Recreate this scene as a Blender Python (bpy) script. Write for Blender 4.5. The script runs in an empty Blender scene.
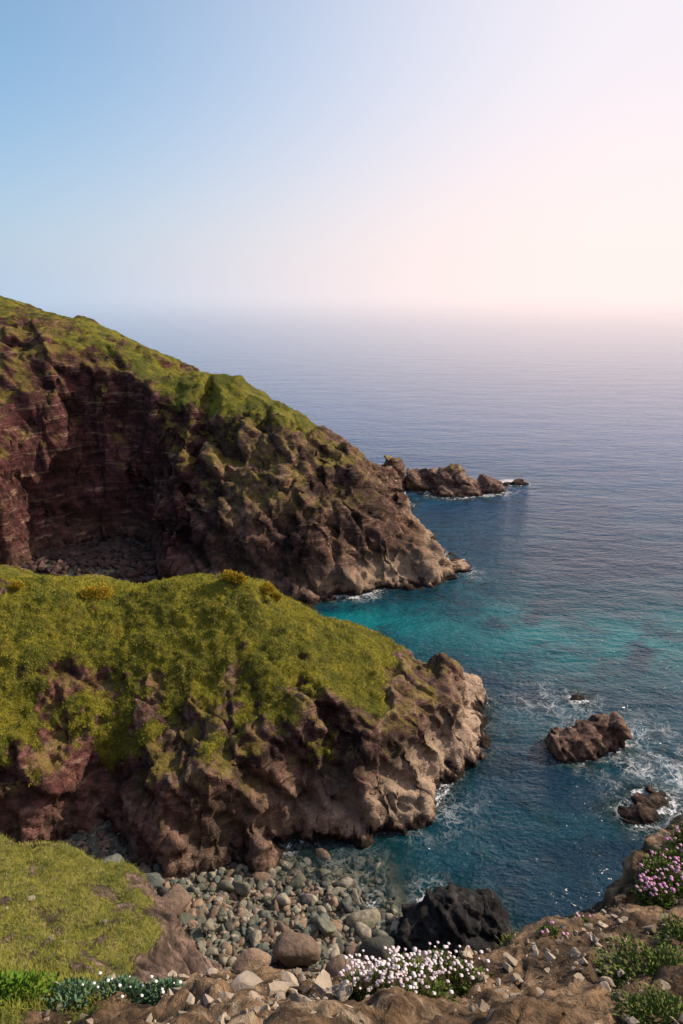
import bpy, bmesh, math
import numpy as np
from mathutils import Vector

rng = np.random.default_rng(7)
SUN_AZ, SUN_EL = math.radians(68), math.radians(34)
scene = bpy.context.scene

# ------------------------------------------------------------------ noise
def _h(ix, iy, iz, seed):
    h = (ix.astype(np.int64)*374761393 + iy.astype(np.int64)*668265263 + iz.astype(np.int64)*2147483647 + seed*974634777) & 0xFFFFFFFF
    h = ((h ^ (h >> 13)) * 1274126177) & 0xFFFFFFFF
    h = ((h ^ (h >> 16)) * 2246822519) & 0xFFFFFFFF
    h = h ^ (h >> 15)
    return (h & 0xFFFFFF) / float(0xFFFFFF)

def vnoise(P, seed=0):
    I = np.floor(P).astype(np.int64); F = P - I
    U = F*F*F*(F*(F*6-15)+10)
    x, y, z = I[:, 0], I[:, 1], I[:, 2]
    u, v, w = U[:, 0], U[:, 1], U[:, 2]
    def L(a, b, t): return a + (b-a)*t
    c = [[[_h(x+i, y+j, z+k, seed) for k in (0, 1)] for j in (0, 1)] for i in (0, 1)]
    r = L(L(L(c[0][0][0], c[1][0][0], u), L(c[0][1][0], c[1][1][0], u), v),
          L(L(c[0][0][1], c[1][0][1], u), L(c[0][1][1], c[1][1][1], u), v), w)
    return r*2-1

_R = np.array([[0.36, 0.48, -0.8], [-0.8, 0.6, 0.0], [0.48, 0.64, 0.6]])
def fbm(P, oct=4, seed=0, gain=.5, ridged=False):
    a, s, t = 1.0, 0, 0
    Q = P.copy()
    for i in range(oct):
        Q = Q @ _R.T
        n = vnoise(Q, seed+i)
        if ridged: n = 1-2*np.abs(n)**.8
        s = s + a*n; t += a
        a *= gain; Q = Q*2.03+17.3
    return s/t

def worley(P, seed=0, full=False):
    I = np.floor(P).astype(np.int64)
    f1 = np.full(len(P), 9.); f2 = np.full(len(P), 9.); cid = np.zeros(len(P)); C = np.zeros_like(P)
    for i in (-1, 0, 1):
        for j in (-1, 0, 1):
            for k in (-1, 0, 1):
                a, b, c = I[:, 0]+i, I[:, 1]+j, I[:, 2]+k
                r0 = _h(a, b, c, seed); r1 = _h(a, b, c, seed+11); r2 = _h(a, b, c, seed+23)
                D = np.stack([P[:, 0]-a-r0, P[:, 1]-b-r1, P[:, 2]-c-r2], 1)
                d = np.sqrt((D*D).sum(1))
                n = d < f1
                f2 = np.where(n, f1, np.minimum(f2, d)); cid = np.where(n, r0, cid); f1 = np.where(n, d, f1)
                if full: C[n] = D[n]
    return (f1, f2, cid, C) if full else (f1, f2, cid)

def facet(P, seed, A=.6, B=.9, C=.16):
    """angular blocks: every cell is a randomly tilted plane, cracks between"""
    f1, f2, c, D = worley(P, seed, True)
    rv = np.stack([np.sin(c*911.1), np.sin(c*1733.7+1), np.sin(c*2711.3+2)], 1)
    t = (D*rv).sum(1)
    e = np.clip((f2-f1)/.10, 0, 1)
    return ((c-.5)*A+t*B)*e-C*np.exp(-(f2-f1)/.05)

def sstep(a, b, x):
    t = np.clip((x-a)/(b-a), 0, 1); return t*t*(3-2*t)
def smin(a, b, k):
    h = np.clip(.5+.5*(b-a)/k, 0, 1)
    return b*(1-h)+a*h-k*h*(1-h)

def P2(X, Y, s, z=0.0):
    return np.stack([X*s, Y*s, np.full_like(X, z)], 1)

class RBF:
    def __init__(self, pts):
        p = np.array(pts, float); self.c = p[:, :2]
        D = np.linalg.norm(self.c[:, None]-self.c[None], axis=2)
        n = len(p); A = np.zeros((n+1, n+1)); A[:n, :n] = -D; A[:n, n] = 1; A[n, :n] = 1
        self.w = np.linalg.solve(A, np.append(p[:, 2], 0))
    def __call__(self, X, Y):
        s = np.full(X.shape, self.w[-1])
        for (cx, cy), w in zip(self.c, self.w[:-1]):
            s -= w*np.sqrt((X-cx)**2+(Y-cy)**2+.3)
        return s

def polydist(X, Y, poly):
    d = np.full(X.shape, 1e9); ins = np.zeros(X.shape, bool)
    n = len(poly)
    for i in range(n):
        ax, ay = poly[i]; bx, by = poly[(i+1) % n]
        ex, ey = bx-ax, by-ay
        t = np.clip(((X-ax)*ex+(Y-ay)*ey)/(ex*ex+ey*ey), 0, 1)
        d = np.minimum(d, (X-ax-t*ex)**2+(Y-ay-t*ey)**2)
        c = ((ay > Y) != (by > Y))
        if ey != 0:
            ins ^= c & (X < ex*(Y-ay)/ey+ax)
    return np.where(ins, 1, -1)*np.sqrt(d)

# ------------------------------------------------------------------ mesh helper
def mk_mesh(name, V, F, attrs=None, mat=None, smooth=True, parent=None):
    me = bpy.data.meshes.new(name)
    V = np.asarray(V, np.float32); F = np.asarray(F, np.int32); k = F.shape[1]
    me.vertices.add(len(V)); me.vertices.foreach_set('co', V.ravel())
    me.loops.add(F.size); me.loops.foreach_set('vertex_index', F.ravel())
    me.polygons.add(len(F))
    me.polygons.foreach_set('loop_start', np.arange(0, F.size, k, dtype=np.int32))
    me.polygons.foreach_set('loop_total', np.full(len(F), k, np.int32))
    me.polygons.foreach_set('use_smooth', np.full(len(F), smooth))
    me.update(calc_edges=True)
    for a, v in (attrs or {}).items():
        at = me.attributes.new(a, 'FLOAT', 'POINT'); at.data.foreach_set('value', np.asarray(v, np.float32))
    if mat: me.materials.append(mat)
    ob = bpy.data.objects.new(name, me); scene.collection.objects.link(ob)
    if parent: ob.parent = parent
    return ob

def ico(n):
    bm = bmesh.new(); bmesh.ops.create_icosphere(bm, subdivisions=n, radius=1)
    V = np.array([v.co[:] for v in bm.verts]); F = np.array([[v.index for v in f.verts] for f in bm.faces])
    bm.free(); return V, F

SN = np.array([.62, .10, .78]); SN = SN/np.linalg.norm(SN)
def crag(P, s=1.0, seed=0):
    """outward displacement for layered, broken rock, metres (s = feature scale)"""
    Q = P/s
    Q = Q + (Q@SN)[:, None]*SN*1.6                     # bedding planes
    W = Q + np.stack([fbm(Q/4, 2, seed+50), fbm(Q/4, 2, seed+60), fbm(Q/4, 2, seed+70)], 1)*.6
    d = .75*fbm(P/(7*s), 3, seed, ridged=True)-.2
    d = d + 1.25*facet(W*.15, seed+3)
    d = d + .45*facet(W*.38, seed+9)
    d = d + .18*facet(W*1.0, seed+15)
    d = d + .18*fbm(Q/1.2, 4, seed+31, gain=.65)
    return d*s

def terrain(name, x0, x1, y0, y1, step, func, mat, amp=1., rs=1., tus=.12, ts=1., zmin=-3., seed=0, ampf=None):
    nx, ny = int((x1-x0)/step)+1, int((y1-y0)/step)+1
    gx, gy = np.meshgrid(np.linspace(x0, x1, nx), np.linspace(y0, y1, ny))
    X, Y = gx.ravel(), gy.ravel()
    Z, G = func(X, Y)
    zz = Z.reshape(ny, nx)
    dy, dx = np.gradient(zz, step)
    N = np.stack([-dx.ravel(), -dy.ravel(), np.ones(nx*ny)], 1); N /= np.linalg.norm(N, axis=1)[:, None]
    P = np.stack([X, Y, Z], 1)
    rock = np.clip(1-G*.85, 0, 1)
    keep = Z > zmin-2
    d = np.zeros(len(P))
    m = (rock > .02) & keep
    c = crag(P[m], rs, seed)
    if ampf is not None: c = c*ampf(X[m], Y[m])
    d[m] += c*amp*rock[m]
    g = (G > .02) & keep
    if g.any():
        t = fbm(P[g]/(2.2*ts), 3, seed+90) + .8*(.8-worley(P[g]*.9/ts, seed+91)[0]) + .6*(.8-worley(P[g]*2.1/ts, seed+95)[0])
        d[g] += tus*t*G[g]*1.6
    P = P + N*d[:, None]
    i = np.arange(nx*ny).reshape(ny, nx)
    F = np.stack([i[:-1, :-1].ravel(), i[:-1, 1:].ravel(), i[1:, 1:].ravel(), i[1:, :-1].ravel()], 1)
    F = F[(P[F, 2] > zmin).any(axis=1)]
    used = np.zeros(len(P), bool); used[F] = True
    remap = np.cumsum(used)-1
    ob = mk_mesh(name, P[used], remap[F], {'grass': G[used], 'cav_shade': np.clip(.5+d[used]/(1.6*rs*amp), 0, 1)}, mat)
    return ob, P[used], N[used], G[used]

# ------------------------------------------------------------------ node helper
class NT:
    def __init__(s, tree): s.t = tree; s.n = tree.nodes; s.l = tree.links
    def new(s, typ, **kw):
        n = s.n.new(typ)
        for k, v in kw.items(): setattr(n, k, v)
        return n
    def set(s, sock, v):
        if isinstance(v, bpy.types.NodeSocket): s.l.new(v, sock)
        elif sock.type == 'RGBA' and isinstance(v, (int, float)): sock.default_value = (v, v, v, 1)
        elif isinstance(v, (tuple, list)) and sock.type == 'RGBA' and len(v) == 3: sock.default_value = (*v, 1)
        else: sock.default_value = v
    def math(s, op, a, b=None, c=None, clamp=False):
        n = s.new('ShaderNodeMath', operation=op, use_clamp=clamp)
        s.set(n.inputs[0], a)
        if b is not None: s.set(n.inputs[1], b)
        if c is not None: s.set(n.inputs[2], c)
        return n.outputs[0]
    def mr(s, v, a, b, c=0., d=1., smooth=True):
        n = s.new('ShaderNodeMapRange', interpolation_type='SMOOTHSTEP' if smooth else 'LINEAR')
        s.set(n.inputs[0], v)
        for i, x in enumerate((a, b, c, d)): s.set(n.inputs[i+1], x)
        return n.outputs[0]
    def mix(s, f, a, b, blend='MIX'):
        n = s.new('ShaderNodeMix', data_type='RGBA', blend_type=blend)
        s.set(n.inputs[0], f); s.set(n.inputs[6], a); s.set(n.inputs[7], b)
        return n.outputs[2]
    def scale(s, c, f):
        n = s.new('ShaderNodeVectorMath', operation='SCALE'); s.set(n.inputs[0], c); s.set(n.inputs['Scale'], f); return n.outputs[0]
    def noise(s, vec, scale, detail=4, rough=.55, dist=0., col=False):
        n = s.new('ShaderNodeTexNoise'); s.set(n.inputs['Vector'], vec)
        n.inputs['Scale'].default_value = scale; n.inputs['Detail'].default_value = detail
        n.inputs['Roughness'].default_value = rough; n.inputs['Distortion'].default_value = dist
        return n.outputs[1 if col else 0]
    def voro(s, vec, scale, feature='F1', out=0):
        n = s.new('ShaderNodeTexVoronoi', feature=feature); s.set(n.inputs['Vector'], vec)
        n.inputs['Scale'].default_value = scale; return n.outputs[out]
    def attr(s, name): return s.new('ShaderNodeAttribute', attribute_name=name).outputs['Fac']
    def pos(s): return s.new('ShaderNodeNewGeometry').outputs['Position']
    def vscale(s, v, sc, rot=(0, 0, 0)):
        n = s.new('ShaderNodeMapping'); s.set(n.inputs[0], v); n.inputs['Scale'].default_value = sc; n.inputs['Rotation'].default_value = rot
        return n.outputs[0]
    def bump(s, h, dist, strength=1., normal=None):
        n = s.new('ShaderNodeBump'); s.set(n.inputs['Height'], h); n.inputs['Distance'].default_value = dist
        s.set(n.inputs['Strength'], strength)
        if normal: s.l.new(normal, n.inputs['Normal'])
        return n.outputs[0]

def material(name):
    m = bpy.data.materials.new(name); m.use_nodes = True
    nt = NT(m.node_tree); b = m.node_tree.nodes['Principled BSDF']
    return m, nt, b

def rock_grass_mat(name, rockA, rockB, rockC, fine=1.0, wet=True, pale=None, gA=(.30, .265, .022), gB=(.12, .135, .014), gC=(.20, .135, .05), redx=None, shade_darkx=None, shade_darkz=None, bumpd=.35, lichen=.65, lz=(3., 7.)):
    m, t, b = material(name)
    p = t.pos()
    n1 = t.noise(p, .12*fine, 3, .6, .5)
    n2 = t.noise(p, .9*fine, 6, .65, .4)
    st = t.noise(t.vscale(p, (.3, .3, 2.6), (.10, .67, 0)), .7*fine, 6, .65, .5)
    n5 = t.noise(p, 5*fine, 4, .7)
    n6 = t.noise(p, .3*fine, 4, .65, .6)
    sx = t.new('ShaderNodeSeparateXYZ'); t.set(sx.inputs[0], p); z = sx.outputs[2]
    col = t.mix(t.mr(n1, .38, .62), rockA, rockB)
    if redx is not None:
        f = t.mr(t.math('ADD', sx.outputs[0], t.math('MULTIPLY', n1, 14.)), redx[0], redx[1], 1., 0.)
        col = t.mix(t.math('MULTIPLY', f, .85), col, redx[2])
    col = t.mix(t.mr(st, .52, .70, 0, .85), col, rockC)
    col = t.scale(col, t.mr(n2, .34, .62, .36, 1.2))
    col = t.scale(col, t.mr(st, .30, .47, .45, 1.))
    col = t.scale(col, t.mr(n6, .38, .55, .5, 1.05))
    col = t.scale(col, t.mr(t.attr('cav_shade'), .15, .6, .5, 1.1))  # recess shade put into the rock colour, raised parts slightly brightened
    col = t.mix(t.mr(n5, .58, .75, 0, .4), col, rockC)
    nor = t.new('ShaderNodeNewGeometry').outputs['Normal']
    sn = t.new('ShaderNodeSeparateXYZ'); t.set(sn.inputs[0], nor)
    if lichen:
        li = t.math('MULTIPLY', t.mr(sn.outputs[2], .35, .8), t.mr(t.noise(p, .3*fine, 4, .7), .42, .58))
        li = t.math('MULTIPLY', li, t.mr(z, lz[0], lz[1]))
        col = t.mix(t.math('MULTIPLY', li, lichen), col, (.24, .19, .03))
    if shade_darkx:  # shade of the right-hand face painted in, over dark rock
        f = t.mr(t.math('ADD', sx.outputs[0], t.math('MULTIPLY', n2, 2.)), shade_darkx[0], shade_darkx[1])
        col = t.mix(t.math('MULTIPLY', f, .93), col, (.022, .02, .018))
    if shade_darkz:  # shade below the ledge painted near-black into the colour
        f = t.mr(t.math('ADD', z, t.math('MULTIPLY', n2, .3)), shade_darkz[0], shade_darkz[1], 1., 0.)
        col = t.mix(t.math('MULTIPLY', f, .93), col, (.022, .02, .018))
    if pale:
        zn = t.math('ADD', z, t.math('MULTIPLY', n2, 5.))
        band = t.math('MULTIPLY', t.mr(zn, 2.8, 3.8), t.mr(zn, 4.8, 8.5, 1., 0.))
        band = t.math('MULTIPLY', band, t.mr(sx.outputs[0], -8., 6., .15, .8))
        col = t.mix(band, col, t.scale(pale, t.mr(n2, .3, .6, .5, 1.1)))
    if wet:
        zw = t.math('ADD', z, t.math('MULTIPLY', n2, 1.6))
        col = t.mix(t.mr(zw, .9, 1.7, .88, 0.), col, (.018, .014, .010))
    g = t.attr('grass')
    ge = t.math('ADD', g, t.math('MULTIPLY', t.math('SUBTRACT', t.noise(p, 1.1*fine, 5, .7), .5), 1.8))
    ge = t.math('ADD', ge, t.math('MULTIPLY', t.math('SUBTRACT', n5, .5), .8))
    gm = t.mr(ge, .34, .64)
    gn = t.noise(p, .28*fine, 5, .7, .3)
    gc = t.mix(t.mr(gn, .42, .58), gB, gA)
    gn2 = t.noise(p, 2.6*fine, 5, .75)
    gc = t.mix(t.mr(gn2, .48, .66, 0, .8), gc, gC)
    gc = t.mix(t.mr(n2, .36, .50, .5, 0.), gc, (.08, .07, .02))
    gc = t.mix(t.mr(n5, .35, .6, .5, 0.), gc, (.045, .05, .006))
    t.set(b.inputs['Base Color'], t.mix(gm, col, gc))
    b.inputs['Roughness'].default_value = .9
    b.inputs['Specular IOR Level'].default_value = .2
    hgt = t.math('ADD', t.math('MULTIPLY', n2, 1.0), t.math('MULTIPLY', n5, .4))
    hgt = t.math('ADD', hgt, t.math('MULTIPLY', st, 1.3))
    hg = t.math('ADD', t.math('MULTIPLY', gn2, .9), t.math('MULTIPLY', n5, .4))
    hm = t.new('ShaderNodeMix', data_type='FLOAT'); t.set(hm.inputs[0], gm); t.set(hm.inputs[2], hgt); t.set(hm.inputs[3], hg)
    t.set(b.inputs['Normal'], t.bump(hm.outputs[0], bumpd, 1.))
    return m

def simple_mat(name, ca, cb, rough=.8, scale=3., attr=None, bump=.0, cc=None):
    m, t, b = material(name)
    p = t.pos(); n = t.noise(p, scale, 5, .65)
    f = t.mr(n, .35, .65)
    if attr: f = t.math('ADD', t.math('MULTIPLY', t.attr(attr), .75), t.math('MULTIPLY', f, .25))
    c = t.mix(f, ca, cb)
    t.set(b.inputs['Base Color'], c); b.inputs['Roughness'].default_value = rough
    b.inputs['Specular IOR Level'].default_value = .3
    if bump: t.set(b.inputs['Normal'], t.bump(n, bump))
    return m

# ------------------------------------------------------------------ materials
M_far = rock_grass_mat('far_rock', (.125, .066, .052), (.22, .125, .08), (.42, .27, .175), pale=(.50, .35, .24), redx=(-20., -12., (.115, .036, .038)), fine=.8, bumpd=.75, lz=(8., 16.))
M_mid = rock_grass_mat('mid_rock', (.12, .06, .055), (.22, .125, .092), (.44, .30, .215), pale=(.58, .42, .30), redx=(-16., -4., (.26, .10, .088)), fine=1.2, bumpd=.5)
M_cliff = rock_grass_mat('near_cliff', (.15, .10, .08), (.22, .145, .11), (.29, .21, .16), fine=2.2, bumpd=.18, gA=(.27, .25, .04), gB=(.14, .155, .026), gC=(.30, .22, .12), wet=False, shade_darkx=(2.5, 4.), lichen=0)
M_ground = rock_grass_mat('cliff_top_soil', (.14, .085, .045), (.24, .15, .085), (.40, .31, .21), fine=9, bumpd=.05, wet=False, gA=(.14, .17, .02), gB=(.06, .10, .012), gC=(.22, .17, .07), lichen=0, shade_darkz=(39.6, 40.0))
M_sea_rock = rock_grass_mat('sea_rock', (.18, .105, .08), (.27, .165, .12), (.42, .30, .21), fine=1.6)
M_shade_rock = rock_grass_mat('shadow_toned_rock', (.022, .021, .022), (.035, .032, .032), (.085, .075, .066), fine=2.2, bumpd=.2, lichen=0)  # near-black base colour carries the cliff's shadow on the outcrop

def boulder_mat(name, k=1.):
    m, t, b = material(name)
    r = t.attr('rnd'); p = t.pos()
    ramp = t.new('ShaderNodeValToRGB'); cr = ramp.color_ramp
    cols = [(.07, .07, .06), (.20, .20, .14), (.32, .28, .20), (.15, .17, .14), (.36, .24, .16), (.22, .14, .10), (.42, .36, .27), (.12, .13, .09)]
    cols = [tuple(k*x for x in c) for c in cols]
    cr.interpolation = 'CONSTANT'
    cr.elements[0].color = (*cols[0], 1); cr.elements[1].position = .125; cr.elements[1].color = (*cols[1], 1)
    for i in range(2, 8):
        e = cr.elements.new(i/8); e.color = (*cols[i], 1)
    t.set(ramp.inputs[0], r)
    n = t.noise(p, 2.5, 5, .65)
    c = t.mix(t.mr(n, .3, .7, .6, 0.), ramp.outputs[0], (.05*k, .045*k, .03*k))
    sz = t.new('ShaderNodeSeparateXYZ'); t.set(sz.inputs[0], p)
    w = t.mr(t.math('ADD', sz.outputs[2], t.math('MULTIPLY', n, .6)), .25, .8, .6, 0.)
    c = t.mix(w, c, (.03, .033, .018))
    t.set(b.inputs['Base Color'], c)
    t.set(b.inputs['Roughness'], t.mr(w, 0, .8, .85, .35))
    t.set(b.inputs['Normal'], t.bump(n, .15))
    return m
M_boulder = boulder_mat('boulder'); M_boulder_red = simple_mat('scree', (.035, .018, .016), (.13, .075, .06), .9, 3, attr='rnd', bump=.1)  # red scree, colour darkened to stand for the hollow's shade

# ------------------------------------------------------------------ beach / sea bed
def beach_h(X, Y):
    s = (X+7.4)*(-.444)+(Y-43.3)*(-.896)
    h1 = np.where(s > 0, .13*s, .16*s)
    h1 = h1 + np.where(X > 4, -(X-4)*.35, 0)
    h2 = 2.2-.16*np.sqrt(((X+46))**2+((Y-103)*1.1)**2)
    h = np.maximum(np.maximum(h1, h2), -6.)
    h = np.where((Y > 55) & (X > -25), np.minimum(h, -2.5), h)
    return np.clip(h, -6, 2.6) + .25*fbm(P2(X, Y, .35), 3, 5)

# ------------------------------------------------------------------ mid headland
mid_poly = [(16.6, 67.5), (16.0, 63.5), (14.2, 58.4), (11.5, 54.5), (9.7, 52.0), (6.0, 48.0), (2.4, 46.4), (-1., 47.2), (-4.3, 45.6), (-7, 43.3), (-10, 42), (-14.4, 41.6),
            (-18, 43.2), (-20.5, 47.5), (-23, 44.5), (-28, 43), (-36, 43), (-60, 42), (-90, 45), (-90, 95), (-62, 92), (-50, 90), (-38, 86), (-25, 80), (-12, 76), (0, 74), (10, 72), (15, 70)]
mid_top = RBF([(-36, 66, 15.3), (-30, 66, 15.0), (-24.5, 66, 13.7), (-17, 66, 15.5), (-11, 65, 16.6), (-7.5, 65, 14.6), (-4.4, 65, 12.8), (3, 64.5, 9.5), (10.6, 64, 7.0), (14, 64.5, 4.6), (16, 66, 1.8),
               (-18.4, 50, 7.6), (-9, 49.5, 8.5), (-4, 52, 9.6), (8, 56, 6.4), (3, 55, 8.0), (-27, 50, 8.), (-36, 50, 9.5), (-27, 58, 12.0), (-15, 58, 12.6), (-8, 58, 12.6), (-50, 50, 12), (-50, 66, 17), (-80, 60, 25),
               (-36, 76, 11), (-20, 74, 10), (-5, 71, 8), (8, 69, 4.5), (-50, 85, 9), (-80, 85, 22)])
def f_mid(X, Y):
    q = P2(X, Y, 1)
    d0 = polydist(X, Y, mid_poly)
    d = d0 + 1.5*fbm(q/6.5, 3, 21, ridged=True) + .6*fbm(q/2., 3, 22) - .3
    top = mid_top(X, Y) + .9*fbm(q/8, 3, 24) + .55*fbm(q/3.5, 3, 25)
    cl = np.where(d > 0, 2.1*d, 1.2*d)
    z = smin(cl, top, 2.2)
    z -= 3.5*np.exp(-(((X+20.3)/1.7)**2+((Y-47.5)/2.2)**2))
    g = np.minimum((cl-top)/6., .55) + 1.3*fbm(q/4.5, 4, 27) + .7*fbm(q/1.5, 3, 28)+.12
    g = g - sstep(1, 10, X)*1.3 - sstep(-22, -34, X)*.3 + .72*sstep(52, 61, Y)
    g = np.where(z < 2.5, 0, sstep(.05, .95, g))
    return z, g
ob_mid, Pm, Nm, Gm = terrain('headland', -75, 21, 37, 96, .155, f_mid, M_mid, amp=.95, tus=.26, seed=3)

# ------------------------------------------------------------------ far headland
far_poly = [(-90, 88), (-62, 94), (-57, 99), (-53.5, 103), (-52, 112), (-46, 119), (-38, 119), (-32.5, 112), (-28, 99), (-24, 95.5), (-17, 94), (-6, 92.5), (1.3, 94), (9, 98), (15, 99.5), (19.3, 104), (18.0, 110), (15.5, 117),
            (14.5, 124), (13, 132), (15.5, 140), (14, 149), (9, 158), (-6, 172), (-30, 190), (-70, 215), (-140, 250), (-160, 120), (-130, 90)]
far_top = RBF([(-76, 160, 41.2), (-62, 152, 39.3), (-49.5, 145, 37.0), (-65, 133, 38.2), (-52, 130, 35.5), (-41.4, 129, 31.2), (-35.9, 138, 32.3), (-32, 124, 27.0), (-33, 131, 28.5), (-28, 131, 29.0), (-19.7, 128, 29.5), (-9.9, 120, 25.0), (-5.2, 118, 19.6),
               (1.5, 118, 18.0), (6.2, 122, 11.5), (12.4, 127, 8.2), (13, 117, 5), (16, 107, 3.5), (-28.5, 116, 21), (-25.5, 108, 14.5), (-25, 102, 9), (-6, 102, 14), (-14, 110, 18.5), (4, 106, 11), (11, 107, 6.5),
               (-62, 122, 33), (-59, 116, 27), (-56, 108, 17), (-80, 130, 37), (-80, 110, 32), (-110, 140, 42), (-110, 200, 46), (-10, 150, 12), (-40, 170, 22), (-60, 190, 26), (13, 140, 6), (-120, 110, 40), (12, 148, 4)])
def f_far(X, Y):
    q = P2(X, Y, 1)
    d0 = polydist(X, Y, far_poly)
    d = d0 + 2.0*fbm(q/9, 4, 41, ridged=True) + .8*fbm(q/3., 3, 42)-.5
    top = far_top(X, Y) + .8*fbm(q/12, 3, 44) + .5*fbm(q/4, 3, 45)
    k = 1.9+2.6*sstep(-24, -31, X)
    cl = np.where(d > 0, k*d, 1.2*d)
    z = smin(cl, top, 2.5)
    z = z - sstep(-24, -12, X)*2.2*np.maximum(0, fbm(q/np.array([6., 12., 1.]), 3, 49, ridged=True))*sstep(2, 8, z)
    g = .9*fbm(q/7, 4, 47) + .5*fbm(q/2, 3, 48) + .35*np.clip((cl-top)/6, -1, 1)
    lim = 21+.45*np.clip(-X-20, 0, 40)
    g = g + (z-lim)/6 - sstep(-4, 3, X)*.4
    g = sstep(-.1, 1.1, g)
    return z, g
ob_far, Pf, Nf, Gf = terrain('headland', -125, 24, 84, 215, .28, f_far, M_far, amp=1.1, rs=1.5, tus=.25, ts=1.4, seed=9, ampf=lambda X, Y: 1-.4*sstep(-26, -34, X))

# ------------------------------------------------------------------ near cliff (below the viewpoint)
cl_poly = [(-80, 45), (-45, 38), (-25, 35.5), (-15.5, 34), (-11, 33), (-7.5, 31.5), (-3.5, 28), (-1, 24), (1, 21), (5, 21.5), (10, 24), (16, 27), (25, 29), (60, 32), (60, -60), (-80, -60)]
cl_top = RBF([(-15, 24, 19.7), (-10.6, 23.5, 19.0), (-12.5, 21, 21.6), (-7.6, 21, 20.0), (-9.4, 17, 23.7), (-9.7, 14, 25.6), (-25, 26, 19.8), (-20, 20, 23.1), (-15, 17, 24.3), (-30, 20, 25), (-7, 15, 24.6), (-4.4, 15, 23.0), (-6, 19, 20.6), (-15, 10, 29.5), (-4, 10, 29),
              (-10, 6, 34), (-3, 6, 33), (0, 10, 28), (1, 14, 24), (0, 6, 32.5), (0, 4, 36.5), (0, 2, 40.5), (-3, 2, 40.3), (-10, 1, 40), (7.5, 12, 33.4), (5.2, 10, 34.2), (4, 8.5, 35.), (6, 8, 36.8), (3.5, 7, 36.5), (10, 12, 35), (12, 8, 38), (4, 4.6, 38.8), (2, 4, 38.5), (5, 2, 41),
              (20, 14, 37), (40, 14, 38), (0, -3, 43), (20, -5, 44), (-20, -5, 44), (-40, 10, 34), (0, -40, 47), (3, 14, 24), (7, 15, 24), (12, 17, 27)])
def f_cl(X, Y):
    q = P2(X, Y, 1)
    d = polydist(X, Y, cl_poly) + .7*fbm(q/5, 4, 61, ridged=True) + .25*fbm(q/1.5, 3, 62)
    top = cl_top(X, Y) + .7*fbm(q/4.5, 3, 64) + .4*fbm(q/1.4, 4, 65)
    cl = np.where(d > 0, 1.0+2.7*d, 1+1.2*d)
    z = smin(cl, top, 1.2)
    g = np.minimum((cl-top)/3, .5)+.22 + 1.0*fbm(q/2.5, 4, 67)+.5*fbm(q/.8, 3, 68) - sstep(-8., -5.5, X)*1.2 + sstep(13, 9, Y)*.2*(X < 0)
    g = sstep(-.15, .75, g)
    return z, g
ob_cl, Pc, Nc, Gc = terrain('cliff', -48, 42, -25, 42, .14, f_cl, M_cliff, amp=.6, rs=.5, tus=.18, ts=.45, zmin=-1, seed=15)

# ------------------------------------------------------------------ cliff-top ground (where the photographer stands)
led_poly = [(-30, 6), (-6, 3.7), (-3., 3.25), (-2.1, 3.1), (-1.4, 2.95), (-.9, 3.0), (-.24, 3.0), (.3, 3.1), (.9, 3.3), (1.36, 3.6), (1.73, 3.8), (2.2, 4.1), (2.5, 4.7), (2.9, 5.2), (3.6, 5.6), (6, 6), (30, 9), (30, -30), (-30, -30)]
led_top = RBF([(0, 0, 43.3), (0, 1.8, 42.35), (-.24, 2.9, 41.1), (.33, 2.9, 41.05), (.9, 3.1, 40.9), (1.36, 3.4, 40.9), (1.73, 3.6, 40.88), (1.06, 2, 42.0), (2, 2, 42.0), (2.4, 3.6, 40.65), (2.5, 4.3, 40.08), (2.9, 4.8, 40.0), (3.3, 5.1, 39.95), (4, 5, 40.5), (5, 3, 41.8),
               (-2.06, 3, 40.95), (-1.37, 2.8, 41.1), (-1., 2, 42.0), (-2, 2, 41.95), (-5, 3, 41.2), (0, -5, 44), (-6, 0, 43), (6, 0, 43.3)])
def f_led(X, Y):
    q = P2(X, Y, 1)
    d = polydist(X, Y, led_poly) + .14*fbm(q/.6, 4, 71)
    top = led_top(X, Y) + .08*fbm(q/.5, 4, 74) + .04*fbm(q/.12, 4, 75)
    cl = top + np.minimum(d*3.0, .0)
    z = smin(cl, top, .12)+.03
    g = .0+.7*fbm(q/.7, 4, 77) + .35*sstep(-.7, -1.5, X) + .0*X
    g = sstep(.05, .55, g)*.9
    return z, g
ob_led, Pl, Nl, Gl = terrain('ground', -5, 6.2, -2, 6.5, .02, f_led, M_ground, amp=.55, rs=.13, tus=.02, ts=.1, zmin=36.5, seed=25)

# ------------------------------------------------------------------ sea bed and beach
def f_bed(X, Y):
    return beach_h(X, Y), np.zeros_like(X)
M_bed = simple_mat('pebbles', (.06, .06, .035), (.24, .21, .14), .9, 1.5, bump=.2)
terrain('beach', -70, 70, 12, 125, .5, f_bed, M_bed, amp=.12, rs=.5, zmin=-20, seed=33)

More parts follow.
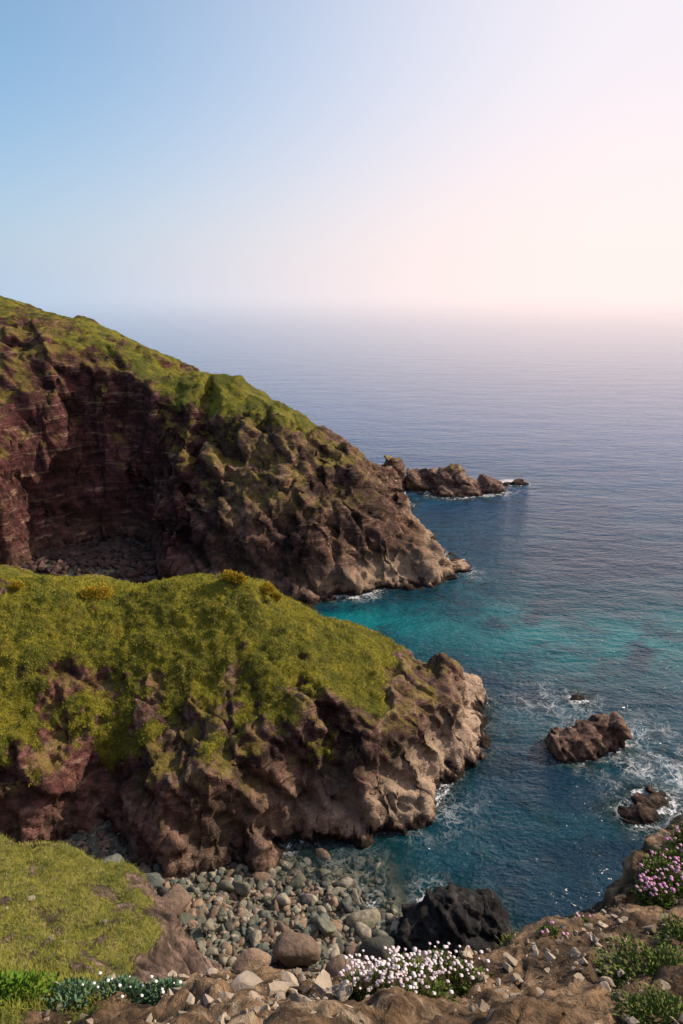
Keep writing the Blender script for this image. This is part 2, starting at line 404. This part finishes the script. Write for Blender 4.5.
# ------------------------------------------------------------------ boulders
icoV, icoF = ico(2); ico3V, ico3F = ico(3)
def boulders(name, C, S, mat, seed=0, hi=False, rnd=None, squash=.7, rough=.22, cuts=8, lim=(.5, .8), smooth=True):
    bV, bF = (ico3V, ico3F) if hi else (icoV, icoF)
    r = np.random.default_rng(seed); n = len(C); k = 14
    base = []
    for i in range(k):
        d = 1+rough*fbm(bV*1.1+i*7.7, 2, i)*1.6 + .08*fbm(bV*3+i*3, 2, i+9)
        V = bV*d[:, None]
        for _ in range(cuts):
            nn = r.normal(size=3); nn /= np.linalg.norm(nn); li = r.uniform(*lim)
            o = V@nn; V = V-np.maximum(o-li, 0)[:, None]*nn*.95
        base.append(V*np.array([r.uniform(.85, 1.5), r.uniform(.75, 1.15), squash*r.uniform(.8, 1.15)]))
    base = np.array(base)
    idx = r.integers(0, k, n); V = base[idx]
    a = r.uniform(0, 2*np.pi, n); ca, sa = np.cos(a), np.sin(a); tl = r.normal(0, .35, n); ct, s2 = np.cos(tl), np.sin(tl)
    y = V[..., 1]*ct[:, None]-V[..., 2]*s2[:, None]; z = V[..., 1]*s2[:, None]+V[..., 2]*ct[:, None]; x = V[..., 0]
    V = np.stack([x*ca[:, None]-y*sa[:, None], x*sa[:, None]+y*ca[:, None], z], 2)*S[:, None, None]+C[:, None, :]
    F = (bF[None]+(np.arange(n)*len(bV))[:, None, None]).reshape(-1, 3)
    rr = np.repeat(r.uniform(0, .999, n) if rnd is None else rnd, len(bV))
    return mk_mesh(name, V.reshape(-1, 3), F, {'rnd': rr}, mat, smooth=smooth)

n = 12000
bx = rng.uniform(-24, 9, n); by = rng.uniform(27, 50, n)
sz = .12+.40*rng.random(n)**2.6+(rng.random(n) < .025)*rng.uniform(.2, .6, n)
s = (bx+7.4)*(-.444)+(by-43.3)*(-.896)
md = polydist(bx, by, mid_poly); cd = polydist(bx, by, cl_poly)
keep = (md < 1.0) & (cd < 2.5) & (s > -5.5-2*rng.random(n)) & ((s > -1) | (rng.random(n) < .55)) & ~((bx > 4) & (s < -2))
bx, by, sz = bx[keep], by[keep], sz[keep]
bz = beach_h(bx, by)+sz*.3
boulders('beach_boulders', np.stack([bx, by, bz], 1), sz, M_boulder, 1, cuts=12, lim=(.42, .78))
big = np.array([(-3.0, 34.6, 2.0, 1.35), (-1.2, 37.6, .7, .8), (1.6, 38.5, .3, 1.1), (-12.6, 38.5, 1.9, 1.2), (-15.2, 40.5, 1.8, 1.0), (-6.2, 33.5, 2.3, .9), (3.0, 35.8, .7, 1.2), (-9.5, 37., 1.6, .6), (-.2, 41.6, -.1, .8), (-4.6, 40.2, .5, .6), (-7.6, 40.8, .8, .7), (5.2, 34, .8, 1.3), (0, 33, 1.8, 1.0), (-18.2, 41, 1.9, 1.4), (-2.6, 31.6, 2.2, 1.0), (-16.8, 39.4, 2.0, .8), (-1.6, 43.2, -.3, .9), (1.2, 40.6, -.2, .7), (-3.4, 42.6, -.1, .6)])
boulders('beach_boulders', big[:, :3], big[:, 3], M_boulder, 4, hi=True, rnd=np.array([.65, .2, .3, .7, .4, .55, .1, .35, .3, .8, .2, .05, .7, .4, .15, .9, .2, .3, .55]))
n = 2600
cx = rng.uniform(-62, -20, n); cy = rng.uniform(88, 122, n); cs = .25+1.3*rng.random(n)**3.5
k2 = (polydist(cx, cy, far_poly) < 3.0) & (beach_h(cx, cy) > -1.2)
cx, cy, cs = cx[k2], cy[k2], cs[k2]
boulders('scree', np.stack([cx, cy, beach_h(cx, cy)+.3+np.maximum(polydist(cx, cy, far_poly), 0)*.8], 1), cs, M_boulder_red, 6, cuts=14, lim=(.35, .7))

# ------------------------------------------------------------------ sea rocks
ico5V, ico5F = ico(5)
def sea_rock(name, blobs, mat, amp=.8, rs=.7, seed=0):
    Vs, Fs, o = [], [], 0
    for (x, y, z, rx, ry, rz, tilt) in blobs:
        V = np.sign(ico5V)*np.abs(ico5V)**.85*np.array([rx, ry, rz])
        V[:, 2] += V[:, 0]*tilt
        V = V+np.array([x, y, z]); Nn = ico5V/np.array([rx, ry, rz]); Nn /= np.linalg.norm(Nn, axis=1)[:, None]
        V = V+Nn*(crag(V, rs, seed)*amp)[:, None]
        Vs.append(V); Fs.append(ico5F+o); o += len(V)
    V = np.concatenate(Vs)
    return mk_mesh(name, V, np.concatenate(Fs), {'grass': np.zeros(len(V)), 'cav_shade': np.full(len(V), .5)}, mat)
sea_rock('sea_rock', [(23.6, 58.5, -.2, 2.5, 1.9, 2.2, .0), (27.0, 60.0, -.1, 2.3, 1.9, 2.7, .15), (25.2, 59.3, -.2, 2.3, 2.0, 2.4, 0)], M_sea_rock, .95, .6, 3)
sea_rock('sea_rock', [(26.3, 49.4, -.8, 1.9, 1.2, 1.3, .1), (28.3, 51.0, -.9, 1.8, 1.2, 1.3, 0), (29.6, 52.2, -1.0, 1.3, .9, 1.3, 0)], M_sea_rock, .7, .5, 5)
sea_rock('sea_rock', [(27.2, 67.5, -.85, 1.2, .9, 1.1, 0)], M_sea_rock, .6, .5, 6)
sea_rock('sea_rock', [(19.5, 154, .0, 5.5, 3.5, 3.2, -.05), (25.5, 153, .3, 5.5, 3.5, 4.2, -.1), (31.5, 151, -.2, 6, 3, 3.0, -.2), (27, 149, -.5, 7, 3, 1.8, 0)], M_sea_rock, 1.2, 1.1, 7)
sea_rock('sea_rock', [(42, 157, -.6, 3.0, 1.5, 1.3, 0), (38.5, 156, -.7, 1.6, 1.2, 1.1, 0)], M_sea_rock, .7, .7, 8)
sea_rock('sea_rock', [(11.6, 152, 1.5, 2.8, 2.4, 6.4, 0)], M_sea_rock, .8, .8, 9)
sea_rock('dark_outcrop', [(6.0, 37.2, .3, 2.4, 2., 1.6, .1), (8.6, 38.3, .5, 2.5, 2.2, 2.3, .0), (10.8, 38.2, .3, 1.6, 2.2, 2.0, -.1), (8.5, 36.2, 0, 3.4, 1.8, 1.4, 0)], M_shade_rock, 1.0, .6, 11)

# ------------------------------------------------------------------ sea
def sea():
    m, t, b = material('sea_water')
    p = t.pos()
    ln = t.new('ShaderNodeVectorMath', operation='LENGTH'); t.set(ln.inputs[0], p); r = ln.outputs['Value']
    D = t.attr('depth'); S = t.attr('shore'); sand = t.attr('sand'); fo = t.attr('foam')
    big = t.noise(t.vscale(p, (1, 1.6, 1)), .035, 3, .6, .8)
    deep = t.mix(t.mr(big, .4, .62), (.002, .024, .048), (.003, .046, .072))
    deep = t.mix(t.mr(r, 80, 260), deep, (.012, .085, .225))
    sn = t.math('MULTIPLY', sand, t.mr(t.noise(p, .11, 4, .65, .6), .3, .58))
    c = t.mix(sn, deep, (.001, .165, .180))
    weed = t.mr(t.noise(p, .22, 5, .7, .8), .5, .62)
    c = t.mix(t.math('MULTIPLY', weed, t.mr(S, 3., 14., .6, .0)), c, (.004, .014, .018))
    shal = t.mr(D, .3, 2.6, 1., 0.)
    c = t.mix(t.math('MULTIPLY', shal, .5), c, (.012, .07, .062))
    warp = t.noise(p, .7, 3, .6, 0, True)
    wv = t.new('ShaderNodeVectorMath', operation='MULTIPLY_ADD'); t.set(wv.inputs[0], warp); wv.inputs[1].default_value = (2.6, 2.6, 0); t.set(wv.inputs[2], p)
    e1 = t.voro(wv.outputs[0], .6, 'DISTANCE_TO_EDGE'); e2 = t.voro(wv.outputs[0], 1.9, 'DISTANCE_TO_EDGE')
    fil = t.math('MAXIMUM', t.mr(e1, .01, .09, 1., 0.), t.mr(e2, .02, .12, .7, 0.))
    patch = t.noise(p, .35, 4, .65)
    fa = t.math('MULTIPLY', fo, t.mr(patch, .38, .60))
    solid = t.mr(t.math('ADD', fo, t.math('MULTIPLY', t.math('SUBTRACT', t.noise(p, 1.1, 5, .7), .5), 1.7)), .90, 1.15)
    foam = t.math('ADD', t.math('MULTIPLY', fa, fil), solid, clamp=True)
    foam = t.math('MULTIPLY', foam, t.mr(t.noise(p, 5, 4, .7), .32, .58, .3, 1.))
    c = t.mix(foam, c, (.78, .80, .82))
    t.set(b.inputs['Base Color'], c)
    t.set(b.inputs['Roughness'], t.mix(foam, t.mr(r, 60, 900, .08, .25), .8))
    b.inputs['IOR'].default_value = 1.33
    w1 = t.noise(t.vscale(p, (.7, 1.5, 1), (0, 0, .35)), .32, 4, .55, .3)
    w2 = t.noise(t.vscale(p, (.8, 1.5, 1), (0, 0, -.2)), 1.5, 3, .6, .4)
    w3 = t.noise(t.vscale(p, (.6, 1.4, 1), (0, 0, .3)), .07, 2, .5)
    h = t.math('ADD', t.math('MULTIPLY', w1, .8), t.math('MULTIPLY', w2, .3))
    h = t.math('ADD', h, t.math('MULTIPLY', w3, 1.4))
    t.set(b.inputs['Normal'], t.bump(h, 1.0, t.mr(r, 40, 600, .8, .7)))
    a = t.mr(D, -.1, 2.6, .12, 1.)
    a = t.math('MAXIMUM', a, foam)
    fade = t.math('POWER', 2.71828, t.math('MULTIPLY', t.math('MAXIMUM', t.math('SUBTRACT', r, 180.), 0.), -1/650.))  # distance haze put in as transparency: sky shows through far water
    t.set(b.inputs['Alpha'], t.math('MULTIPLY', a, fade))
    return m
M_sea = sea()
xs = np.concatenate([[-40000, -12000, -4000, -1500, -600, -250, -110], np.arange(-60, 75.1, .5), [110, 250, 600, 1500, 4000, 12000, 40000]])
ys = np.concatenate([[-40000, -4000, -600, -60], np.arange(14, 185.1, .5), [230, 320, 500, 900, 1700, 3500, 8000, 18000, 40000]])
gx, gy = np.meshgrid(xs, ys); X, Y = gx.ravel(), gy.ravel()
dm = polydist(X, Y, mid_poly); df = polydist(X, Y, far_poly)
shore = np.minimum(-dm, -df)
rocks = [(23.6, 58.5, 2.3), (27, 60, 2.1), (26.3, 49.4, 1.6), (28.5, 51, 1.8), (27.2, 67.5, .8), (25, 152, 8), (32, 151, 5), (41, 157, 2.5), (12.2, 152, 2), (8.5, 37.5, 3.8)]
for (rx, ry, rr) in rocks: shore = np.minimum(shore, np.hypot(X-rx, Y-ry)-rr)
near = (np.abs(X) < 100) & (Y > 0) & (Y < 190)
depth = np.where(near, -beach_h(X, Y), 8.)
depth = np.where(near, np.minimum(depth, .8+np.maximum(shore, 0)*.8), depth)
shore = np.clip(shore, 0, 40)
g = lambda cx, cy, sx, sy: np.exp(-((X-cx)/sx)**2-((Y-cy)/sy)**2)
sand = np.clip(1.0*g(3, 86, 11, 6)+.7*g(34, 80, 20, 8)+.4*g(22, 90, 8, 10)+.25*g(5, 43, 7, 4)+.4*g(50, 84, 14, 10)+.25*g(24, 62, 9, 4), 0, 1)
foam = .85*np.exp(-shore/.6)
foam += .8*g(3, 94.5, 3.5, 1.6)+.5*g(21, 104, 2.5, 3)+.55*g(30, 54, 4, 5)+.45*g(31, 61, 5, 4)+.5*g(24, 67, 5, 4)+.45*g(35, 52, 4, 6)+.6*g(33, 150, 9, 4)
foam += .6*g(-1.5, 42.5, 4.5, 3)+.6*g(3, 40, 4, 2.2)+.5*g(8, 50, 4, 3)
foam = np.clip(foam, 0, 1)
i = np.arange(len(X)).reshape(len(ys), len(xs))
F = np.stack([i[:-1, :-1].ravel(), i[:-1, 1:].ravel(), i[1:, 1:].ravel(), i[1:, :-1].ravel()], 1)
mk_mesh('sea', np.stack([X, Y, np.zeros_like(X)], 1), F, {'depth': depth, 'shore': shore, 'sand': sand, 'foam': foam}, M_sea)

# ------------------------------------------------------------------ grass blades
def blade_mat(name, a, b_, c, patch=None, up=1.):
    m, t, b = material(name)
    r = t.attr('rnd')
    if patch:
        r = t.math('ADD', t.math('MULTIPLY', r, .55), t.mr(t.noise(t.pos(), patch, 4, .65), .38, .62, -.1, .5))
    col = t.mix(t.mr(r, 0, .6, smooth=False), a, b_); col = t.mix(t.mr(r, .75, 1, smooth=False), col, c)
    t.set(b.inputs['Base Color'], col); b.inputs['Roughness'].default_value = .8
    b.inputs['Specular IOR Level'].default_value = .1
    if up:   # leaves scatter light through: shade them by the sward, not the single blade
        n = t.new('ShaderNodeVectorMath', operation='MULTIPLY_ADD'); t.set(n.inputs[0], t.new('ShaderNodeNewGeometry').outputs['Normal'])
        n.inputs[1].default_value = (.6, .6, .6); n.inputs[2].default_value = (.2, 0, up)
        nn = t.new('ShaderNodeVectorMath', operation='NORMALIZE'); t.set(nn.inputs[0], n.outputs[0])
        t.set(b.inputs['Normal'], nn.outputs[0])
    return m
def blades(name, P, N, nper, h, w, spread, mat, seed=0, lean=.5, parent=None):
    r = np.random.default_rng(seed); n = len(P)*nper
    C = np.repeat(P, nper, 0)+r.normal(0, spread, (n, 3))*np.array([1, 1, .15])
    up = np.repeat(N, nper, 0)*.4+np.array([0, 0, .8])+r.normal(0, lean, (n, 3))*np.array([1, 1, .2])
    up /= np.linalg.norm(up, axis=1)[:, None]
    hh = (h*r.uniform(.5, 1.25, n))[:, None]
    a = r.uniform(0, np.pi, n); sd = np.stack([np.cos(a), np.sin(a), np.zeros(n)], 1)*w
    base = C-np.array([0, 0, h*.15])
    droop = np.stack([up[:, 0], up[:, 1], -np.abs(up[:, 0])], 1)*hh*.35
    V = np.stack([base-sd, base+sd, base+up*hh*.6+sd*.6, base+up*hh*.6-sd*.6, base+up*hh+droop], 1).reshape(-1, 3)
    o = (np.arange(n)*5)[:, None]
    F = np.concatenate([o+[0, 1, 2], o+[0, 2, 3], o+[3, 2, 4]])
    return mk_mesh(name, V, F, {'rnd': np.repeat(r.random(n), 5)}, mat, smooth=False, parent=parent)
M_bl = blade_mat('grass_blades', (.12, .14, .012), (.36, .315, .022), (.42, .29, .07), patch=.35)
M_bl2 = blade_mat('turf_blades', (.12, .14, .02), (.31, .29, .05), (.46, .36, .18), patch=.8)
def pick(P, N, G, mask, n, seed):
    idx = np.where(mask & (G > .55))[0]; r = np.random.default_rng(seed)
    idx = r.choice(idx, min(n, len(idx)), replace=False); return P[idx], N[idx]
a, b_ = pick(Pm, Nm, Gm, (Pm[:, 1] < 70) & (Pm[:, 0] > -42), 22000, 1)
blades('grass', a, b_, 3, .24, .025, .10, M_bl, 1)
a, b_ = pick(Pc, Nc, Gc, (Pc[:, 1] > 10) & (Pc[:, 0] < 0) & (Pc[:, 0] > -22), 12000, 2)
blades('grass', a, b_, 9, .17, .009, .05, M_bl2, 2)
a, b_ = pick(Pl, Nl, Gl, (Pl[:, 1] > 1.2) & (np.abs(Pl[:, 0]) < 4), 12000, 3)
blades('grass', a, b_, 5, .06, .0022, .02, M_bl2, 3)

# ------------------------------------------------------------------ leafy plants
def on_ground(x, y):
    z, _ = f_led(np.array([x], float), np.array([y], float)); return float(z[0])
def leaf_clump(name, c, rad, nleaf, size, mat, seed, parent=None):
    r = np.random.default_rng(seed)
    u = r.normal(size=(nleaf, 3)); u /= np.linalg.norm(u, axis=1)[:, None]; u[:, 2] = np.abs(u[:, 2])
    lump = 1+.45*fbm(u*2.2+seed, 2, seed)
    pos = np.array(c)+u*np.array(rad)*(lump*r.uniform(.45, 1.05, nleaf))[:, None]
    d = u+r.normal(0, .5, (nleaf, 3)); d /= np.linalg.norm(d, axis=1)[:, None]
    s = np.cross(d, r.normal(size=(nleaf, 3))); s /= np.linalg.norm(s, axis=1)[:, None]
    L = (size*r.uniform(.6, 1.3, nleaf))[:, None]
    V = np.stack([pos, pos+d*L*.5+s*L*.25, pos+d*L, pos+d*L*.5-s*L*.25], 1).reshape(-1, 3)
    F = (np.arange(nleaf)*4)[:, None]+np.array([0, 1, 2, 3])
    return mk_mesh(name, V, F, {'rnd': np.repeat(r.random(nleaf), 4)}, mat, smooth=False, parent=parent)

def empty(name, loc=(0, 0, 0)):
    e = bpy.data.objects.new(name, None); scene.collection.objects.link(e); return e

M_thrift_leaf = blade_mat('thrift_leaves', (.05, .08, .015), (.11, .16, .03), (.2, .17, .06), up=.5)
M_pink = blade_mat('thrift_petals', (.62, .40, .48), (.80, .70, .70), (.85, .80, .76), up=.5)
M_pink2 = blade_mat('thrift_petals_pink', (.58, .22, .42), (.66, .34, .50), (.75, .55, .6), up=.5)
M_stem = simple_mat('stems', (.10, .10, .04), (.18, .13, .06), .8, 20)
M_campion = blade_mat('campion_leaves', (.06, .12, .07), (.11, .19, .10), (.16, .22, .10), up=.4)
M_green = blade_mat('herb_leaves', (.06, .13, .015), (.12, .22, .02), (.22, .25, .03), up=.4)
M_white = blade_mat('white_petals', (.75, .74, .68), (.8, .78, .75), (.7, .66, .55), up=.5)
ico1V, ico1F = ico(2)

def flowers(name, pts, hts, rad, leafmat, petal, cushions, seed, parent_name):
    par = empty(parent_name)
    r = np.random.default_rng(seed)
    n = len(pts)
    top = pts+np.stack([r.normal(0, .02, n), r.normal(0, .02, n), hts], 1)
    ang = np.array([0, 2.1, 4.2]); ring = np.stack([np.cos(ang), np.sin(ang), 0*ang], 1)*.0013
    Vb = pts[:, None]+ring; Vt = top[:, None]+ring
    VV = np.concatenate([Vb, Vt], 1).reshape(-1, 3)
    o = (np.arange(n)*6)[:, None]
    F = np.concatenate([o+[0, 1, 4, 3], o+[1, 2, 5, 4], o+[2, 0, 3, 5]])
    mk_mesh('stems', VV, F, None, M_stem, parent=par)
    sc = rad*r.uniform(.6, 1.25, n)
    bump = 1+.35*vnoise(ico1V*4.3, 5)
    H = (ico1V*bump[:, None])[None]*sc[:, None, None]*np.array([1, 1, .75])+top[:, None]
    Fh = (ico1F[None]+(np.arange(n)*len(ico1V))[:, None, None]).reshape(-1, 3)
    rv = np.repeat(r.random(n), len(ico1V))*.6+.4*np.tile(r.random(len(ico1V)), n)
    mk_mesh('flower_heads', H.reshape(-1, 3), Fh, {'rnd': rv}, petal, smooth=False, parent=par)
    for j, (cx, cy, rx, ry, rz) in enumerate(cushions):
        leaf_clump('leaves_%d' % j, (cx, cy, on_ground(cx, cy)-.02), (rx, ry, rz), 2600, .03, leafmat, seed+j, par)
    return par

def cushion_pts(cushions, n, r):
    out = []
    for _ in range(n):
        c = cushions[r.integers(len(cushions))]
        a = r.uniform(0, 6.28); q = math.sqrt(r.random())*1.1
        x = c[0]+math.cos(a)*q*c[2]; y = c[1]+math.sin(a)*q*c[3]
        out.append((x, y, on_ground(x, y)+c[4]*.6*max(0, 1-q)))
    return np.array(out)
r = np.random.default_rng(5)
cu = [(.22, 2.74, .15, .14, .07), (.38, 2.83, .2, .16, .10), (.62, 2.93, .2, .14, .08), (.10, 2.72, .12, .1, .05), (.4, 2.6, .16, .1, .05)]
pts = cushion_pts(cu, 340, r)
flowers('f', pts, r.uniform(.05, .25, len(pts)), .0095, M_thrift_leaf, M_pink, cu, 11, 'thrift_plant')
cu = [(2.75, 4.55, .2, .2, .12), (3.0, 4.75, .25, .2, .14), (3.25, 4.95, .25, .2, .12), (2.6, 4.35, .15, .12, .08)]
pts = cushion_pts(cu, 170, r)
flowers('f', pts, r.uniform(.03, .2, len(pts)), .0125, M_thrift_leaf, M_pink2, cu, 21, 'thrift_plant')
cu = [(1.4, 3.45, .08, .05, .03), (1.65, 3.6, .06, .05, .03)]
pts = cushion_pts(cu, 12, r)
flowers('f', pts, r.uniform(.03, .08, len(pts)), .009, M_thrift_leaf, M_pink2, cu, 31, 'thrift_plant')
cu = [(-1.25, 2.75, .16, .1, .05), (-.98, 2.75, .1, .08, .04)]
pts = cushion_pts(cu, 22, r)
flowers('f', pts, r.uniform(.03, .14, len(pts)), .008, M_campion, M_white, cu, 41, 'sea_campion_plant')
leaf_clump('leafy_plant', (-1.82, 2.72, on_ground(-1.82, 2.72)-.04), (.24, .16, .15), 2600, .035, M_green, 51)
leaf_clump('leafy_plant', (-1.45, 2.68, on_ground(-1.45, 2.68)-.04), (.18, .13, .10), 2000, .03, M_campion, 52)
leaf_clump('leafy_plant', (1.75, 2.75, on_ground(1.75, 2.75)-.04), (.3, .2, .06), 3600, .025, M_thrift_leaf, 54)
leaf_clump('leafy_plant', (2.3, 3.3, on_ground(2.3, 3.3)-.04), (.25, .2, .06), 3000, .025, M_thrift_leaf, 55)
leaf_clump('leafy_plant', (1.5, 2.3, on_ground(1.5, 2.3)-.04), (.2, .15, .05), 2500, .022, M_thrift_leaf, 56)

# gorse on the mid headland ridge
M_gorse = blade_mat('gorse', (.10, .12, .012), (.42, .27, .02), (.70, .38, .02), up=.5)
for j, (x, y, rr) in enumerate([(-26.2, 64.6, .9), (-25, 64.8, 1.2), (-11.4, 64.2, .8), (-10.4, 64.0, .7), (-7.6, 64., .7), (-6.7, 63.8, .5), (-33.5, 64.5, .6)]):
    z, _ = f_mid(np.array([x*1.]), np.array([y*1.]))
    leaf_clump('gorse_bush', (x, y, float(z[0])+.35), (rr, rr, rr*.95), 2200, .15, M_gorse, 60+j)

# stones on the cliff-top
M_stone = simple_mat('stones', (.16, .115, .08), (.50, .40, .30), .85, 14, attr='rnd', bump=.01)
n = 7000
sx = rng.uniform(-2.6, 3.2, n); sy = rng.uniform(1.3, 4.2, n)
dens = fbm(P2(sx, sy, 1.6), 3, 88)+.6*((sx > -1.0) & (sx < .3) & (sy > 2.2))-.15
kk = (polydist(sx, sy, led_poly) > -.05) & (dens > rng.uniform(-.25, .55, n)); sx, sy = sx[kk], sy[kk]
ss = .005+.045*rng.random(len(sx))**3.5
zz, _ = f_led(sx, sy)
boulders('loose_stones', np.stack([sx, sy, zz+ss*.4], 1), ss, M_stone, 8, squash=.6, rough=.5, cuts=16, lim=(.25, .6), smooth=False)
st = np.array([(-.72, 2.72, .12), (-.55, 2.82, .14), (-.35, 2.75, .11), (-.1, 2.78, .13), (-.2, 2.55, .09), (-.8, 2.6, .08), (.02, 2.65, .08), (-.45, 2.55, .07), (1.05, 3.1, .08), (2.3, 3.7, .10), (2.55, 3.9, .12), (1.2, 2.6, .05), (-.62, 2.6, .09), (-.3, 2.9, .09), (2.1, 3.5, .09), (.85, 2.7, .07)])
zz, _ = f_led(st[:, 0], st[:, 1])
boulders('loose_stones', np.stack([st[:, 0], st[:, 1], zz+.02], 1), st[:, 2], M_stone, 9, hi=True, squash=.5, rough=.5, cuts=18, lim=(.25, .6), smooth=False)
pr = np.array([(-12.4, 21.0, .22), (-12.9, 20.2, .18), (-12.6, 18.2, .15), (-7.6, 16.5, .2), (-10.5, 18.5, .12), (-9.4, 20.6, .12)])
zz, _ = f_cl(pr[:, 0], pr[:, 1])
boulders('pale_rock', np.stack([pr[:, 0], pr[:, 1], zz+.03], 1), pr[:, 2], simple_mat('pale_stone', (.24, .2, .14), (.36, .31, .23), .9, 6, bump=.05), 10, hi=True, squash=.5, rough=.4)

# ------------------------------------------------------------------ world
w = bpy.data.worlds.new('World'); scene.world = w; w.use_nodes = True
t = NT(w.node_tree); t.n.clear()
tc = t.new('ShaderNodeTexCoord').outputs['Generated']
sp = t.new('ShaderNodeSeparateXYZ'); t.set(sp.inputs[0], tc)
zc = t.math('MAXIMUM', sp.outputs[2], .015)
cb = t.new('ShaderNodeCombineXYZ'); t.set(cb.inputs[0], sp.outputs[0]); t.set(cb.inputs[1], sp.outputs[1]); t.set(cb.inputs[2], zc)
nr = t.new('ShaderNodeVectorMath', operation='NORMALIZE'); t.set(nr.inputs[0], cb.outputs[0])
sky = t.new('ShaderNodeTexSky', sky_type='NISHITA', sun_disc=False, sun_elevation=SUN_EL, sun_rotation=SUN_AZ, dust_density=.6, air_density=1.0, ozone_density=2.0, altitude=10)
t.set(sky.inputs[0], nr.outputs[0])
bg1 = t.new('ShaderNodeBackground'); t.set(bg1.inputs[0], sky.outputs[0]); bg1.inputs[1].default_value = .14
dt = t.new('ShaderNodeVectorMath', operation='DOT_PRODUCT'); t.set(dt.inputs[0], nr.outputs[0]); dt.inputs[1].default_value = (.95, .12, 0)
s_ = t.mr(dt.outputs['Value'], -.50, .46)
hz = t.mix(t.mr(sp.outputs[2], .0, .28), t.mix(s_, (.42, .59, .78), (1.12, .91, .87)), t.mix(s_, (.18, .50, .84), (.98, .90, .95)))
bg2 = t.new('ShaderNodeBackground'); t.set(bg2.inputs[0], hz); bg2.inputs[1].default_value = 1.0
k = t.mr(s_, 0, 1, -3.6, -.25, smooth=False)
F_ = t.math('POWER', 2.71828, t.math('MULTIPLY', t.math('MAXIMUM', sp.outputs[2], 0.), k))
mx = t.new('ShaderNodeMixShader'); t.set(mx.inputs[0], F_); t.l.new(bg1.outputs[0], mx.inputs[1]); t.l.new(bg2.outputs[0], mx.inputs[2])
o = t.new('ShaderNodeOutputWorld'); t.l.new(mx.outputs[0], o.inputs[0])

L = bpy.data.lights.new('sun', 'SUN'); L.energy = 5.0; L.angle = math.radians(.6); L.color = (1, .86, .68)
lo = bpy.data.objects.new('sun', L); scene.collection.objects.link(lo)
S = Vector((math.sin(SUN_AZ)*math.cos(SUN_EL), math.cos(SUN_AZ)*math.cos(SUN_EL), math.sin(SUN_EL)))
lo.rotation_mode = 'QUATERNION'; lo.rotation_quaternion = S.to_track_quat('Z', 'Y')

cam = bpy.data.cameras.new('camera'); co = bpy.data.objects.new('camera', cam); scene.collection.objects.link(co)
cam.sensor_fit = 'VERTICAL'; cam.sensor_height = 36; cam.lens = 24.0
cam.clip_start = .1; cam.clip_end = 100000
co.location = (0, 0, 45); co.rotation_euler = (math.radians(90-18.4), 0, 0)
scene.camera = co
scene.view_settings.view_transform = 'Standard'; scene.view_settings.look = 'None'; scene.view_settings.exposure = 0
